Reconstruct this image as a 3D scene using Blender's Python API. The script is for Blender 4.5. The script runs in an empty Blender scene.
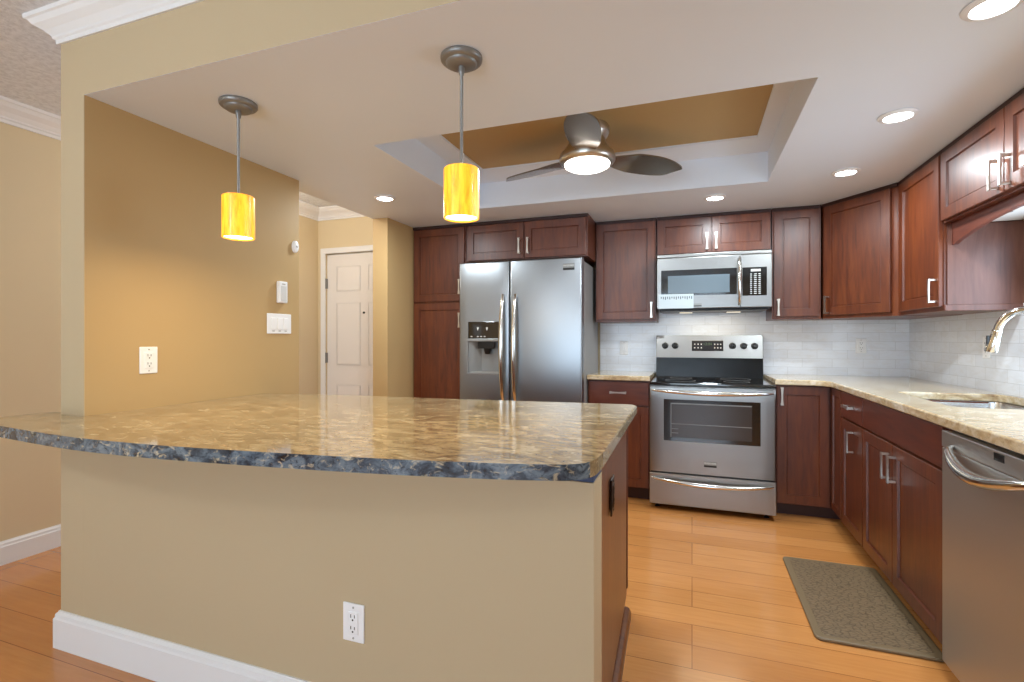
import bpy, bmesh, math, random
from mathutils import Vector, Matrix
random.seed(7)
C = bpy.context.scene.collection
SC = bpy.context.scene
PI = math.pi
R = math.radians

# ------------------------------------------------------------------ camera, world, big lights, exposure
cam_d = bpy.data.cameras.new('camera'); cam = bpy.data.objects.new('camera', cam_d); C.objects.link(cam)
YAW = math.atan(180 / 502.)
cam.location = (0, 0, 1.25); cam.rotation_euler = (PI / 2, 0, YAW)
cam_d.sensor_width = 36.0; cam_d.lens = 36.0 * 502 / 1024; cam_d.shift_y = -3.0 / 1024
cam_d.clip_start = .02
SC.camera = cam
W = bpy.data.worlds.new('sky'); SC.world = W; W.use_nodes = True
wn = W.node_tree.nodes; wl = W.node_tree.links
bgn = wn['Background']; bgn.inputs[0].default_value = (.62, .78, 1, 1); bgn.inputs[1].default_value = 1.2
SC.view_settings.view_transform = 'Standard'; SC.view_settings.look = 'None'
SC.view_settings.gamma = 1; SC.view_settings.use_curve_mapping = False
SC.view_settings.exposure = 0.0
SC.cycles.use_denoising = True
SC.cycles.max_bounces = 8; SC.cycles.diffuse_bounces = 5; SC.cycles.glossy_bounces = 4
SC.cycles.sample_clamp_indirect = 4

def area(name, loc, rot, sx, sy, power, col, spread=180, parent=None):
    d = bpy.data.lights.new(name, 'AREA'); d.shape = 'RECTANGLE'; d.size = sx; d.size_y = sy
    d.energy = power; d.color = col; d.spread = R(spread)
    o = bpy.data.objects.new(name, d); C.objects.link(o); o.location = loc; o.rotation_euler = rot
    if parent: o.parent = parent
    return o
# daylight through the wide glass door behind the camera and the window above the sink
area('daylight_patio', (-1.0, -3.42, 1.25), (R(112), 0, 0), 3.4, 2.2, 80, (.68, .85, 1.0), 150)
area('daylight_sink_window', (1.50, 2.55, 1.42), (0, R(90), 0), .62, .9, 11, (.66, .82, 1.0))

# ------------------------------------------------------------------ materials
MATS = {}
def srgb(r, g, b):
    f = lambda c: (c / 255 / 12.92) if c <= 10 else ((c / 255 + .055) / 1.055) ** 2.4
    return (f(r), f(g), f(b), 1)
def mat(name, col=(.8, .8, .8, 1), rough=.5, metal=0, coat=0, emit=None, estr=0, spec=.5):
    m = bpy.data.materials.new(name); m.use_nodes = True
    b = m.node_tree.nodes['Principled BSDF']
    b.inputs['Base Color'].default_value = col; b.inputs['Roughness'].default_value = rough
    b.inputs['Metallic'].default_value = metal; b.inputs['Coat Weight'].default_value = coat
    b.inputs['Coat Roughness'].default_value = .12
    b.inputs['Specular IOR Level'].default_value = spec
    if emit: b.inputs['Emission Color'].default_value = emit; b.inputs['Emission Strength'].default_value = estr
    MATS[name] = m
    return m
class N:
    """small node helper on a material"""
    def __init__(s, m): s.m = m; s.t = m.node_tree; s.b = s.t.nodes['Principled BSDF']
    def n(s, kind, **kw):
        x = s.t.nodes.new(kind)
        for k, v in kw.items(): setattr(x, k, v)
        return x
    def l(s, a, b): s.t.links.new(a, b)
    def coord(s, scale=(1, 1, 1), kind='Object', rot=(0, 0, 0)):
        tc = s.n('ShaderNodeTexCoord'); mp = s.n('ShaderNodeMapping')
        mp.inputs['Scale'].default_value = scale; mp.inputs['Rotation'].default_value = rot
        s.l(tc.outputs[kind], mp.inputs['Vector']); return mp.outputs[0]
    def noise(s, v, scale, detail=4, rough=.55, dist=0):
        x = s.n('ShaderNodeTexNoise'); s.l(v, x.inputs['Vector'])
        x.inputs['Scale'].default_value = scale; x.inputs['Detail'].default_value = detail
        x.inputs['Roughness'].default_value = rough; x.inputs['Distortion'].default_value = dist
        return x.outputs['Fac']
    def ramp(s, fac, stops):
        x = s.n('ShaderNodeValToRGB'); e = x.color_ramp.elements
        while len(e) < len(stops): e.new(.5)
        for el, (p, c) in zip(e, stops): el.position = p; el.color = c
        s.l(fac, x.inputs['Fac']); return x.outputs['Color']
    def mix(s, fac, a, b, mode='MIX'):
        x = s.n('ShaderNodeMix', data_type='RGBA', blend_type=mode)
        for i, v in ((0, fac), (6, a), (7, b)):
            if hasattr(v, 'is_linked') or hasattr(v, 'links'): s.l(v, x.inputs[i])
            else: x.inputs[i].default_value = v
        return x.outputs[2]
    def bump(s, h, strength=.2, dist=.002):
        x = s.n('ShaderNodeBump'); x.inputs['Strength'].default_value = strength; x.inputs['Distance'].default_value = dist
        s.l(h, x.inputs['Height']); s.l(x.outputs[0], s.b.inputs['Normal'])
    def color(s, c): s.l(c, s.b.inputs['Base Color'])
    def rough(s, c): s.l(c, s.b.inputs['Roughness'])

def paint(name, col, rough=.55, bump=.08, bscale=220, spec=.3):
    m = mat(name, col, rough, spec=spec); n = N(m); v = n.coord()
    a = n.noise(v, 1.3, 3)
    c2 = tuple(x * .93 for x in col[:3]) + (1,)
    n.color(n.mix(a, col, c2)); n.bump(n.noise(v, bscale, 2), bump, .001)
    return m
paint('tan_paint', srgb(197, 178, 145))
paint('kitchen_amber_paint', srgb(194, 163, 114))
paint('cream_paint', srgb(222, 204, 168))
paint('tray_tan_paint', srgb(186, 158, 108))
paint('ceiling_paint', srgb(232, 240, 250), .42, .10, 160, spec=.45)
paint('trim_paint', srgb(238, 238, 238), .35, .02)
paint('door_paint', srgb(236, 232, 228), .4, .02)
m = paint('popcorn_ceiling', srgb(226, 230, 236), .9, .9, 55); 
n = N(m); v = n.coord(); f = n.noise(v, 38, 3, .7); n.color(n.ramp(f, [(.3, srgb(206, 210, 216)), (.6, srgb(230, 234, 240))])); n.bump(f, .55, .006)

# cherry cabinets: vertical grain, blotchy stain, satin lacquer
def cherry(name, dark, mid, light, scale=(9, 9, 1.1), coat=.45):
    m = mat(name, mid, .4, coat=coat); n = N(m); v = n.coord(scale)
    g = n.noise(v, 3.5, 6, .6, .6); blot = n.noise(n.coord((1.4, 1.4, .9)), 2.2, 3, .5)
    c = n.ramp(g, [(.3, dark), (.5, mid), (.72, light)])
    oi = n.n('ShaderNodeObjectInfo')
    c = n.mix(n.ramp(blot, [(.3, (0, 0, 0, 1)), (.75, (.55, .55, .55, 1))]), c, dark)
    hs = n.n('ShaderNodeHueSaturation'); n.l(c, hs.inputs['Color'])
    mr = n.n('ShaderNodeMapRange'); mr.inputs['To Min'].default_value = .88; mr.inputs['To Max'].default_value = 1.12
    n.l(oi.outputs['Random'], mr.inputs['Value']); n.l(mr.outputs[0], hs.inputs['Value'])
    n.color(hs.outputs[0]); n.bump(g, .04, .001)
    m.node_tree.nodes['Principled BSDF'].inputs['Coat Roughness'].default_value = .3
    return m
cherry('cherry', srgb(76, 32, 13), srgb(101, 46, 19), srgb(120, 61, 25), coat=.22)
cherry('cherry_flat', srgb(78, 31, 16), srgb(98, 42, 22), srgb(112, 52, 28), (1.1, 9, 9), .22)
cherry('end_panel_wood', srgb(84, 46, 22), srgb(106, 60, 30), srgb(122, 72, 38), (9, 9, 1.0), .3)
mat('cabinet_dark', srgb(48, 18, 10), .5)
mat('toe_kick_wood', srgb(58, 24, 13), .5)
cherry('side_panel_wood', srgb(88, 54, 44), srgb(110, 70, 58), srgb(126, 84, 70), (9, 9, 1.0), .12)

# floor: orange-brown planks along X
m = mat('plank_floor', srgb(196, 118, 58), .24, coat=.35); n = N(m); v = n.coord()
br = n.n('ShaderNodeTexBrick'); n.l(v, br.inputs['Vector'])
br.inputs['Scale'].default_value = 1; br.inputs['Brick Width'].default_value = 1.75; br.inputs['Row Height'].default_value = .155
br.inputs['Mortar Size'].default_value = .0016; br.inputs['Mortar Smooth'].default_value = .1; br.offset = .37; br.offset_frequency = 3
br.inputs['Color1'].default_value = srgb(208, 145, 82); br.inputs['Color2'].default_value = srgb(192, 128, 68); br.inputs['Mortar'].default_value = srgb(96, 48, 20)
g = n.noise(n.coord((1.0, 11, 1)), 5, 6, .6, .4); blot = n.noise(n.coord((1, 3, 1)), 1.5, 3)
c = n.mix(n.ramp(g, [(.3, (.0, .0, .0, 1)), (.8, (.5, .5, .5, 1))]), br.outputs['Color'], srgb(172, 104, 48))
c = n.mix(n.ramp(blot, [(.4, (0, 0, 0, 1)), (.8, (.45, .45, .45, 1))]), c, srgb(222, 150, 84))
n.color(c); n.bump(br.outputs['Fac'], -.25, .001)

# granite
def granite(name, stops, vein, scale=(2.2, 5.5, 5.5), rough=.09, streak=.6):
    m = mat(name, (.5, .4, .3, 1), rough, coat=.3); m.node_tree.nodes['Principled BSDF'].inputs['Coat Roughness'].default_value = .06; n = N(m); v = n.coord(scale)
    a = n.noise(v, 2.2, 8, .62, 1.4); b = n.noise(n.coord((scale[0] * 2.2, scale[1] * 2.2, scale[2] * 2.2)), 7, 5, .7, .6)
    c = n.ramp(a, stops)
    c = n.mix(n.ramp(b, [(.52, (0, 0, 0, 1)), (.68, (streak, streak, streak, 1))]), c, vein)
    w = n.noise(n.coord((scale[0] * 1.4, scale[1] * 1.5, scale[2] * 1.5)), 4.4, 5, .6, 1.0)
    c = n.mix(n.ramp(w, [(.56, (0, 0, 0, 1)), (.7, (.75, .75, .75, 1))]), c, srgb(226, 208, 170))
    n.color(c); return m
granite('granite', [(.3, srgb(104, 86, 62)), (.44, srgb(150, 128, 94)), (.55, srgb(174, 153, 116)), (.72, srgb(198, 181, 148))], srgb(92, 76, 58), (3.4, 6.5, 6.5), .09, .7)
granite('granite_cool_shaded_edge', [(.32, srgb(20, 22, 28)), (.45, srgb(62, 72, 84)), (.56, srgb(104, 118, 130)), (.75, srgb(140, 150, 156))], srgb(14, 15, 20), (5, 5, 7), .12, .95)  # blotchy front edge, with cool daylight and shade put into the colour
granite('granite_gold', [(.25, srgb(150, 118, 84)), (.45, srgb(196, 172, 134)), (.6, srgb(216, 200, 172)), (.8, srgb(228, 220, 206))], srgb(104, 72, 44), (4, 4, 7), .1, .5)
mat('blue_plywood', srgb(62, 74, 104), .7)

# pale stone subway tile
m = mat('subway_tile', srgb(214, 214, 212), .2, coat=.2); n = N(m)
def tile(n, rot):
    tc = n.n('ShaderNodeTexCoord'); sp = n.n('ShaderNodeSeparateXYZ'); n.l(tc.outputs['Object'], sp.inputs[0])
    cb = n.n('ShaderNodeCombineXYZ'); n.l(sp.outputs[0 if not rot else 1], cb.inputs[0]); n.l(sp.outputs[2], cb.inputs[1])
    br = n.n('ShaderNodeTexBrick'); n.l(cb.outputs[0], br.inputs['Vector'])
    br.inputs['Scale'].default_value = 1; br.inputs['Brick Width'].default_value = .205; br.inputs['Row Height'].default_value = .068
    br.inputs['Mortar Size'].default_value = .0016; br.inputs['Mortar Smooth'].default_value = .2
    br.inputs['Color1'].default_value = srgb(236, 239, 245); br.inputs['Color2'].default_value = srgb(226, 229, 236); br.inputs['Mortar'].default_value = srgb(208, 210, 214)
    ns = n.noise(n.coord((3, 3, 9)), 4, 5, .6, .8)
    n.color(n.mix(n.ramp(ns, [(.45, (0, 0, 0, 1)), (.75, (.5, .5, .5, 1))]), br.outputs['Color'], srgb(216, 213, 210)))
    n.bump(br.outputs['Fac'], -.3, .001)
tile(n, 0)
m = mat('subway_tile_side', srgb(214, 214, 212), .2, coat=.2); tile(N(m), 1)

def steel(name, col, rough, stretch, amt=.1):
    m = mat(name, col, rough, 1.0); n = N(m); f = n.noise(n.coord(stretch), 6, 3, .6)
    mr = n.n('ShaderNodeMapRange'); mr.inputs['To Min'].default_value = rough - amt * .5; mr.inputs['To Max'].default_value = rough + amt * .5
    n.l(f, mr.inputs['Value']); n.rough(mr.outputs[0])
    m.node_tree.nodes['Principled BSDF'].inputs['Anisotropic'].default_value = .4
    return m
steel('stainless', srgb(156, 155, 153), .33, (2, 2, 60), .05)
steel('stainless_fridge', srgb(156, 160, 164), .34, (60, 60, 1.5), .03)
steel('stainless_dark', srgb(190, 190, 190), .45, (2, 2, 60), .04)
mat('chrome', srgb(225, 225, 222), .08, 1)
mat('polished_steel', srgb(215, 213, 208), .16, 1)
mat('brushed_nickel', srgb(206, 200, 190), .3, 1)
mat('dull_nickel', srgb(138, 137, 134), .4, .55)
mat('sink_steel', srgb(205, 207, 210), .22, 1)
mat('appliance_gray', srgb(128, 126, 124), .42, 0, .15)
mat('black_glass', srgb(9, 9, 10), .05, coat=1)
mat('black_enamel', srgb(10, 10, 11), .22, spec=.3)
mat('black_plastic', srgb(14, 13, 13), .35)
mat('oven_glass', srgb(30, 25, 22), .06, coat=.6)
mat('oven_interior', srgb(50, 40, 34), .2, 0, .3)
mat('microwave_screen', srgb(92, 104, 112), .18, coat=.4)
mat('dispenser_gray', srgb(150, 152, 152), .35, .4)
mat('white_plastic', srgb(246, 246, 246), .35)
mat('grey_plastic', srgb(176, 174, 170), .45)
mat('keypad_white', srgb(216, 216, 214), .45)
mat('slot_dark', srgb(30, 28, 26), .6)
mat('label_paper', srgb(184, 194, 198), .4)
mat('ink', srgb(58, 66, 72), .6)
mat('key_white', srgb(215, 216, 212), .5)
mat('display_teal', srgb(60, 74, 60), .3, emit=srgb(140, 160, 120), estr=.35)
mat('bronze_plate', srgb(40, 22, 14), .35, .5)
mat('lamp_lens', (1, 1, 1, 1), .4, emit=(.97, .98, 1, 1), estr=14)
mat('hood_lens', (1, 1, 1, 1), .4, emit=(1, .86, .62, 1), estr=1.2)
mat('fan_lens', (1, 1, 1, 1), .4, emit=(1, .97, .90, 1), estr=5)
m = mat('fan_blade_finish', srgb(136, 124, 110), .26, .8, .4)
# amber alabaster glass shade, lit from inside
m = mat('amber_glass', srgb(220, 140, 40), .35, coat=.2); n = N(m)
v = n.coord((26, 26, 4)); f = n.noise(v, 2.2, 5, .55, .5)
c = n.ramp(f, [(.3, srgb(255, 196, 52)), (.52, srgb(252, 172, 36)), (.75, srgb(226, 126, 22))])
n.l(c, n.b.inputs['Emission Color']); n.b.inputs['Emission Strength'].default_value = 1.05; n.color(n.mix(.0, c, c))
n.b.inputs['Base Color'].links and None
mat('shade_bulb_glow', (1, 1, 1, 1), .5, emit=(1, .90, .62, 1), estr=7)
# anti-fatigue mat
m = mat('mat_vinyl', srgb(112, 96, 66), .42); n = N(m); v = n.coord((1, 1.8, 1))
vo = n.n('ShaderNodeTexVoronoi', feature='DISTANCE_TO_EDGE'); n.l(v, vo.inputs['Vector']); vo.inputs['Scale'].default_value = 36
c = n.ramp(vo.outputs['Distance'], [(.02, srgb(84, 68, 50)), (.12, srgb(122, 102, 76))]); n.color(c); n.bump(vo.outputs['Distance'], .5, .004)
mat('mat_border', srgb(118, 99, 72), .45)
mat('glass_pane', (1, 1, 1, 1), 0); MATS['glass_pane'].node_tree.nodes['Principled BSDF'].inputs['Transmission Weight'].default_value = 1
MATS['glass_pane'].node_tree.nodes['Principled BSDF'].inputs['IOR'].default_value = 1.02
mat('under_panel_white', srgb(226, 222, 216), .4)

# ------------------------------------------------------------------ mesh helpers
def BM(): return bmesh.new()
def box(bm, x0, x1, y0, y1, z0, z1, bev=0, seg=2):
    x0, x1 = min(x0, x1), max(x0, x1); y0, y1 = min(y0, y1), max(y0, y1); z0, z1 = min(z0, z1), max(z0, z1)
    vs = [bm.verts.new(p) for p in ((x0, y0, z0), (x1, y0, z0), (x1, y1, z0), (x0, y1, z0), (x0, y0, z1), (x1, y0, z1), (x1, y1, z1), (x0, y1, z1))]
    fs = [bm.faces.new([vs[i] for i in q]) for q in ((3, 2, 1, 0), (4, 5, 6, 7), (0, 1, 5, 4), (1, 2, 6, 5), (2, 3, 7, 6), (3, 0, 4, 7))]
    if bev:
        es = list({e for f in fs for e in f.edges})
        bmesh.ops.bevel(bm, geom=es, offset=bev, segments=seg, profile=.5, affect='EDGES')
    return fs
def prism(bm, pts, z0, z1, bev=0, seg=3, mtx=None):
    n0 = len(bm.verts)
    a = [bm.verts.new((x, y, z0)) for x, y in pts]; b = [bm.verts.new((x, y, z1)) for x, y in pts]
    k = len(pts); bot = bm.faces.new(a[::-1]); top = bm.faces.new(b)
    sides = [bm.faces.new((a[i], a[(i + 1) % k], b[(i + 1) % k], b[i])) for i in range(k)]
    new = a + b
    if bev:
        r = bmesh.ops.bevel(bm, geom=list(top.edges) + list(bot.edges), offset=bev, segments=seg, profile=.5, affect='EDGES')
    if mtx is not None:
        bm.verts.ensure_lookup_table()
        bmesh.ops.transform(bm, matrix=mtx, verts=bm.verts[n0:])
def lathe(bm, prof, cx=0, cy=0, seg=32, mtx=None):
    n0 = len(bm.verts)
    rings = []
    for r, z in prof:
        if r < 1e-6: rings.append([bm.verts.new((cx, cy, z))])
        else: rings.append([bm.verts.new((cx + r * math.cos(2 * PI * i / seg), cy + r * math.sin(2 * PI * i / seg), z)) for i in range(seg)])
    for A, B in zip(rings, rings[1:]):
        for i in range(seg):
            j = (i + 1) % seg
            if len(A) == 1 and len(B) == 1: continue
            if len(A) == 1: bm.faces.new((A[0], B[i], B[j]))
            elif len(B) == 1: bm.faces.new((A[i], B[0], A[j]))
            else: bm.faces.new((A[i], B[i], B[j], A[j]))
    if mtx is not None:
        bm.verts.ensure_lookup_table()
        bmesh.ops.transform(bm, matrix=mtx, verts=bm.verts[n0:])
def tube(bm, pts, rad, seg=12, flat=1.0):
    pts = [Vector(p) for p in pts]; k = len(pts)
    rad = rad if isinstance(rad, (list, tuple)) else [rad] * k
    up = None; rings = []
    for i, p in enumerate(pts):
        t = (pts[min(i + 1, k - 1)] - pts[max(i - 1, 0)]).normalized()
        if up is None:
            up = Vector((0, 0, 1)) if abs(t.z) < .9 else Vector((1, 0, 0))
        a = (up - t * up.dot(t)).normalized(); b = t.cross(a); up = a
        rings.append([bm.verts.new(p + (a * math.cos(2 * PI * j / seg) * flat + b * math.sin(2 * PI * j / seg)) * rad[i]) for j in range(seg)])
    for A, B in zip(rings, rings[1:]):
        for j in range(seg): bm.faces.new((A[j], A[(j + 1) % seg], B[(j + 1) % seg], B[j]))
    bm.faces.new(rings[0][::-1]); bm.faces.new(rings[-1])
def door_bm(x0, x1, z0, z1, y=0, t=.02, fr=.058, rec=.010, bm=None):
    """shaker door: stiles and rails round a recessed panel; the face looks to -y"""
    bm = bm or BM()
    def ring(e, yy): return [bm.verts.new(p) for p in ((x0 + e, yy, z0 + e), (x1 - e, yy, z0 + e), (x1 - e, yy, z1 - e), (x0 + e, yy, z1 - e))]
    rs = [ring(0, y + t), ring(0, y + .002), ring(.002, y), ring(fr, y), ring(fr + .003, y + rec), ring(fr + .009, y + rec)]
    rs.append(ring(fr + .011, y + rec - .002))
    for A, B in zip(rs, rs[1:]):
        for i in range(4): bm.faces.new((A[i], A[(i + 1) % 4], B[(i + 1) % 4], B[i]))
    bm.faces.new(rs[0][::-1]); bm.faces.new(rs[-1])
    return bm
def flat_bm(x0, x1, z0, z1, y=0, t=.02, bev=.002):
    bm = BM(); box(bm, x0, x1, y, y + t, z0, z1, bev); return bm
def pull_bm(cx, cz, y, length=.125, horiz=False):
    """bow-tie bar pull on two posts; stands off toward -y"""
    bm = BM(); so = .030; hl = length / 2
    secs = []
    for k in range(7):
        s = -1 + 2 * k / 6; w = .0052 + .0042 * s * s; secs.append((s * hl, w))
    rings = []
    for p, w in secs:
        q = [(-w, -so - .005), (w, -so - .005), (w, -so + .002), (-w, -so + .002)]
        rings.append([bm.verts.new((cx + a, y + b, cz + p) if not horiz else (cx + p, y + b, cz + a)) for a, b in q])
    for A, B in zip(rings, rings[1:]):
        for j in range(4): bm.faces.new((A[j], A[(j + 1) % 4], B[(j + 1) % 4], B[j]))
    bm.faces.new(rings[0][::-1]); bm.faces.new(rings[-1])
    for s in (-1, 1):
        p = s * (hl - .006)
        if horiz: box(bm, cx + p - .005, cx + p + .005, y - so, y, cz - .0075, cz + .0075, .001, 1)
        else: box(bm, cx - .0075, cx + .0075, y - so, y, cz + p - .005, cz + p + .005, .001, 1)
    return bm

def obj(name, bm, m, parent=None, smooth=False, loc=None):
    bmesh.ops.recalc_face_normals(bm, faces=bm.faces)
    me = bpy.data.meshes.new(name); bm.to_mesh(me); bm.free()
    for mm in (m if isinstance(m, (list, tuple)) else [m]): me.materials.append(MATS[mm])
    if smooth:
        for p in me.polygons: p.use_smooth = True
        try: me.set_sharp_from_angle(angle=R(38))
        except Exception: pass
    o = bpy.data.objects.new(name, me); C.objects.link(o)
    if parent: o.parent = parent
    if loc: o.location = loc
    return o
def multi(name, pairs, parent=None, smooth=False, loc=None):
    """one mesh out of several pieces with a material each (printed marks stay in their part)"""
    out = BM()
    for i, (b, m) in enumerate(pairs):
        bmesh.ops.recalc_face_normals(b, faces=b.faces)
        for f_ in b.faces: f_.material_index = i
        tmp = bpy.data.meshes.new('tmp'); b.to_mesh(tmp); b.free(); out.from_mesh(tmp); bpy.data.meshes.remove(tmp)
    return obj(name, out, [m for b, m in pairs], parent, smooth, loc)
def tag(o, label, cat, group=None):
    o['label'] = label; o['category'] = cat
    if group: o['group'] = group
    return o
def thing(name, label, cat, loc=(0, 0, 0), rotz=0, group=None):
    o = bpy.data.objects.new(name, None); C.objects.link(o); o.empty_display_size = .05
    o.location = loc; o.rotation_euler = (0, 0, rotz)
    return tag(o, label, cat, group)
def struct(name, bm, m, parent=None, smooth=False):
    o = obj(name, bm, m, parent, smooth)
    if not parent: o['kind'] = 'structure'
    return o
def sbox(name, m, *a, bev=0):
    bm = BM(); box(bm, *a, bev=bev); return struct(name, bm, m)
def dup(root, loc, label=None, rotz=None):
    r = root.copy(); C.objects.link(r); r.location = loc
    if rotz is not None: r.rotation_euler = (0, 0, rotz)
    if label: r['label'] = label
    for ch in list(root.children):
        c = ch.copy(); C.objects.link(c); c.parent = r
        for g in list(ch.children):
            d = g.copy(); C.objects.link(d); d.parent = c
    return r
def text_bm(s, size, mtx, depth=.0006):
    cu = bpy.data.curves.new('t', 'FONT'); cu.body = s; cu.size = size; cu.align_x = 'CENTER'; cu.align_y = 'CENTER'; cu.extrude = depth
    o = bpy.data.objects.new('t', cu); C.objects.link(o)
    dg = bpy.context.evaluated_depsgraph_get(); me = bpy.data.meshes.new_from_object(o.evaluated_get(dg))
    bm = BM(); bm.from_mesh(me); bmesh.ops.transform(bm, matrix=mtx, verts=bm.verts)
    bpy.data.objects.remove(o); bpy.data.curves.remove(cu); bpy.data.meshes.remove(me)
    return bm
FRONT = Matrix.Rotation(R(90), 4, 'X')          # text in the XZ plane facing -y

# ------------------------------------------------------------------ room shell
ZK, ZL, ZT = 2.215, 2.55, 2.40
ZU = ZK - .0015                    # kitchen ceiling, living ceiling, tray ceiling
XL, XLo, XR, XH, YB, YF = -2.268, -2.411, 1.53, -3.587, 4.52, 1.30
YD, YS = 4.15, -3.55
sbox('floor', 'plank_floor', -3.75, 1.7, YS - .1, 4.7, -.06, 0)
sbox('wall_back', 'tan_paint', -2.43, 1.65, YB, YB + .12, 0, 2.6)
bm = BM()                                          # right wall with an opening over the sink
wy0, wy1, wz0, wz1 = 2.05, 3.05, 1.10, 1.80
box(bm, XR, XR + .12, YS, wy0, 0, 2.6); box(bm, XR, XR + .12, wy1, YB + .12, 0, 2.6)
box(bm, XR, XR + .12, wy0, wy1, 0, wz0); box(bm, XR, XR + .12, wy0, wy1, wz1, 2.6)
struct('wall_right', bm, 'tan_paint')
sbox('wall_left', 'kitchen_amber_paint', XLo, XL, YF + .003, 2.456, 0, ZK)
bm = BM()                                          # pillar, header and pony wall share one plane
box(bm, XLo, XL - .0005, YF, YF + .003, 0, ZK); struct('wall_pillar', bm, 'tan_paint')
sbox('wall_peninsula', 'tan_paint', XL, -.24, YF, YF + .12, 0, .872)
bm = BM(); box(bm, XLo, XR, YF, YF + .12, ZK, 2.6); struct('wall_header', bm, 'tan_paint')
sbox('ceiling.003', 'ceiling_paint', XL, XR, YF + .0005, YF + .1195, ZK - .0006, ZK)
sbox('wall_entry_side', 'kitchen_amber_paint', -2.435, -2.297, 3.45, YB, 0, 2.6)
sbox('wall_far_left', 'cream_paint', XH - .12, XH, YS, YD + .12, 0, 2.6)
sbox('wall_soffit_side', 'tan_paint', -2.43, -2.32, 2.456, 3.45, ZK + .06, 2.6)
bm = BM()
dx0, dx1, dz = -3.49, -2.60, 2.10
box(bm, XH, dx0, YD, YD + .12, 0, 2.6); box(bm, dx1, -2.435, YD, YD + .12, 0, 2.6); box(bm, dx0, dx1, YD, YD + .12, dz, 2.6)
struct('wall_entry', bm, 'cream_paint')
bm = BM()                                          # wall behind the camera, with the glass door opening
gx0, gx1, gz1 = -2.75, .75, 2.3
box(bm, XH, gx0, YS - .12, YS, 0, 2.6); box(bm, gx1, XR, YS - .12, YS, 0, 2.6); box(bm, gx0, gx1, YS - .12, YS, gz1, 2.6)
struct('wall_rear', bm, 'cream_paint')
# patio glass door
bm = BM()
for a, b in ((gx0, gx0 + .07), (gx1 - .07, gx1), (-1.04, -.96)): box(bm, a, b, YS - .1, YS - .03, 0, gz1, .004)
box(bm, gx0 + .002, gx1 - .002, YS - .097, YS - .033, gz1 - .07, gz1 - .002); box(bm, gx0 + .002, gx1 - .002, YS - .097, YS - .033, .001, .08)
dfr = struct('door_2', bm, 'trim_paint')
bm = BM(); box(bm, gx0 + .07, -1.04, YS - .07, YS - .062, .08, gz1 - .07); obj('pane', bm, 'glass_pane', dfr)
bm = BM(); box(bm, -.96, gx1 - .07, YS - .07, YS - .062, .08, gz1 - .07); obj('pane', bm, 'glass_pane', dfr)
# window over the sink (outside the frame, lights the corner)
bm = BM()
for a, b in ((wy0, wy0 + .05), (wy1 - .05, wy1), (2.53, 2.57)): box(bm, XR + .03, XR + .09, a, b, wz0, wz1)
box(bm, XR + .033, XR + .087, wy0 + .001, wy1 - .001, wz0 + .001, wz0 + .05); box(bm, XR + .033, XR + .087, wy0 + .001, wy1 - .001, wz1 - .05, wz1 - .001)
wf = struct('window_1', bm, 'trim_paint')
for a, b in ((wy0 + .05, 2.53), (2.57, wy1 - .05)):
    bm = BM(); box(bm, XR + .055, XR + .061, a, b, wz0 + .05, wz1 - .05); obj('pane', bm, 'glass_pane', wf)

# ceilings
tx0, tx1, ty0, ty1 = -1.50, .44, 2.13, 3.445
bm = BM()
def quad(bm, *p): return bm.faces.new([bm.verts.new(q) for q in p])
box(bm, XL - .165, tx0, YF + .12, YB, ZK, ZK + .06); box(bm, tx1, XR, YF + .12, YB, ZK, ZK + .06)
box(bm, tx0, tx1, YF + .12, ty0, ZK, ZK + .06); box(bm, tx0, tx1, ty1, YB, ZK, ZK + .06)
for a in ((tx0 - .03, tx0, ty0 - .03, ty1 + .03), (tx1, tx1 + .03, ty0 - .03, ty1 + .03), (tx0, tx1, ty0 - .03, ty0), (tx0, tx1, ty1, ty1 + .03)):
    box(bm, *a, ZK + .06, ZT)
struct('ceiling', bm, 'ceiling_paint')
ix0, ix1, iy0, iy1 = -1.352, .352, 2.38, 3.18
bm = BM()
for a in ((tx0, ix0, ty0, ty1), (ix1, tx1, ty0, ty1), (ix0, ix1, ty0, iy0), (ix0, ix1, iy1, ty1)): box(bm, *a, ZT, ZT + .012)
struct('trim_1', bm, 'ceiling_paint')
sbox('ceiling.001', 'tray_tan_paint', tx0, tx1, ty0, ty1, ZT + .012, ZT + .06)
bm = BM(); box(bm, XH, XR, YS, YF, ZL, ZL + .06); box(bm, XH, -2.43, YF, YD, ZL, ZL + .06)
struct('ceiling.002', bm, 'popcorn_ceiling')

# mouldings
def profile_run(bm, prof, p0, p1, out, m0=0, m1=0):
    """sweep a (out, z) profile from p0 to p1; out = unit xy direction away from the wall; m0/m1 lengthen the ends with the profile (mitres)"""
    p0 = Vector((*p0, 0)); p1 = Vector((*p1, 0)); d = (p1 - p0).normalized(); o = Vector((*out, 0))
    A = [bm.verts.new(p0 + o * a - d * a * m0 + Vector((0, 0, z))) for a, z in prof]
    B = [bm.verts.new(p1 + o * a + d * a * m1 + Vector((0, 0, z))) for a, z in prof]
    k = len(prof)
    for i in range(k): bm.faces.new((A[i], A[(i + 1) % k], B[(i + 1) % k], B[i]))
    bm.faces.new(A[::-1]); bm.faces.new(B)
CROWN = [(0, 2.55), (0, 2.44), (.012, 2.44), (.014, 2.456), (.022, 2.462), (.024, 2.47), (.045, 2.492), (.075, 2.512), (.088, 2.53), (.098, 2.534), (.10, 2.55)]
bm = BM(); profile_run(bm, [(a * .68, z) for a, z in CROWN], (XLo, YF), (XR, YF), (0, -1), 1.75, 0); struct('trim_2', bm, 'trim_paint')
bm = BM(); profile_run(bm, CROWN, (XH, YS), (XH, YD), (1, 0), 0, 0); struct('trim_3', bm, 'trim_paint')
bm = BM(); profile_run(bm, CROWN, (XH, YD), (-2.435, YD), (0, -1), 0, 0); struct('trim_4', bm, 'trim_paint')
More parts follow.
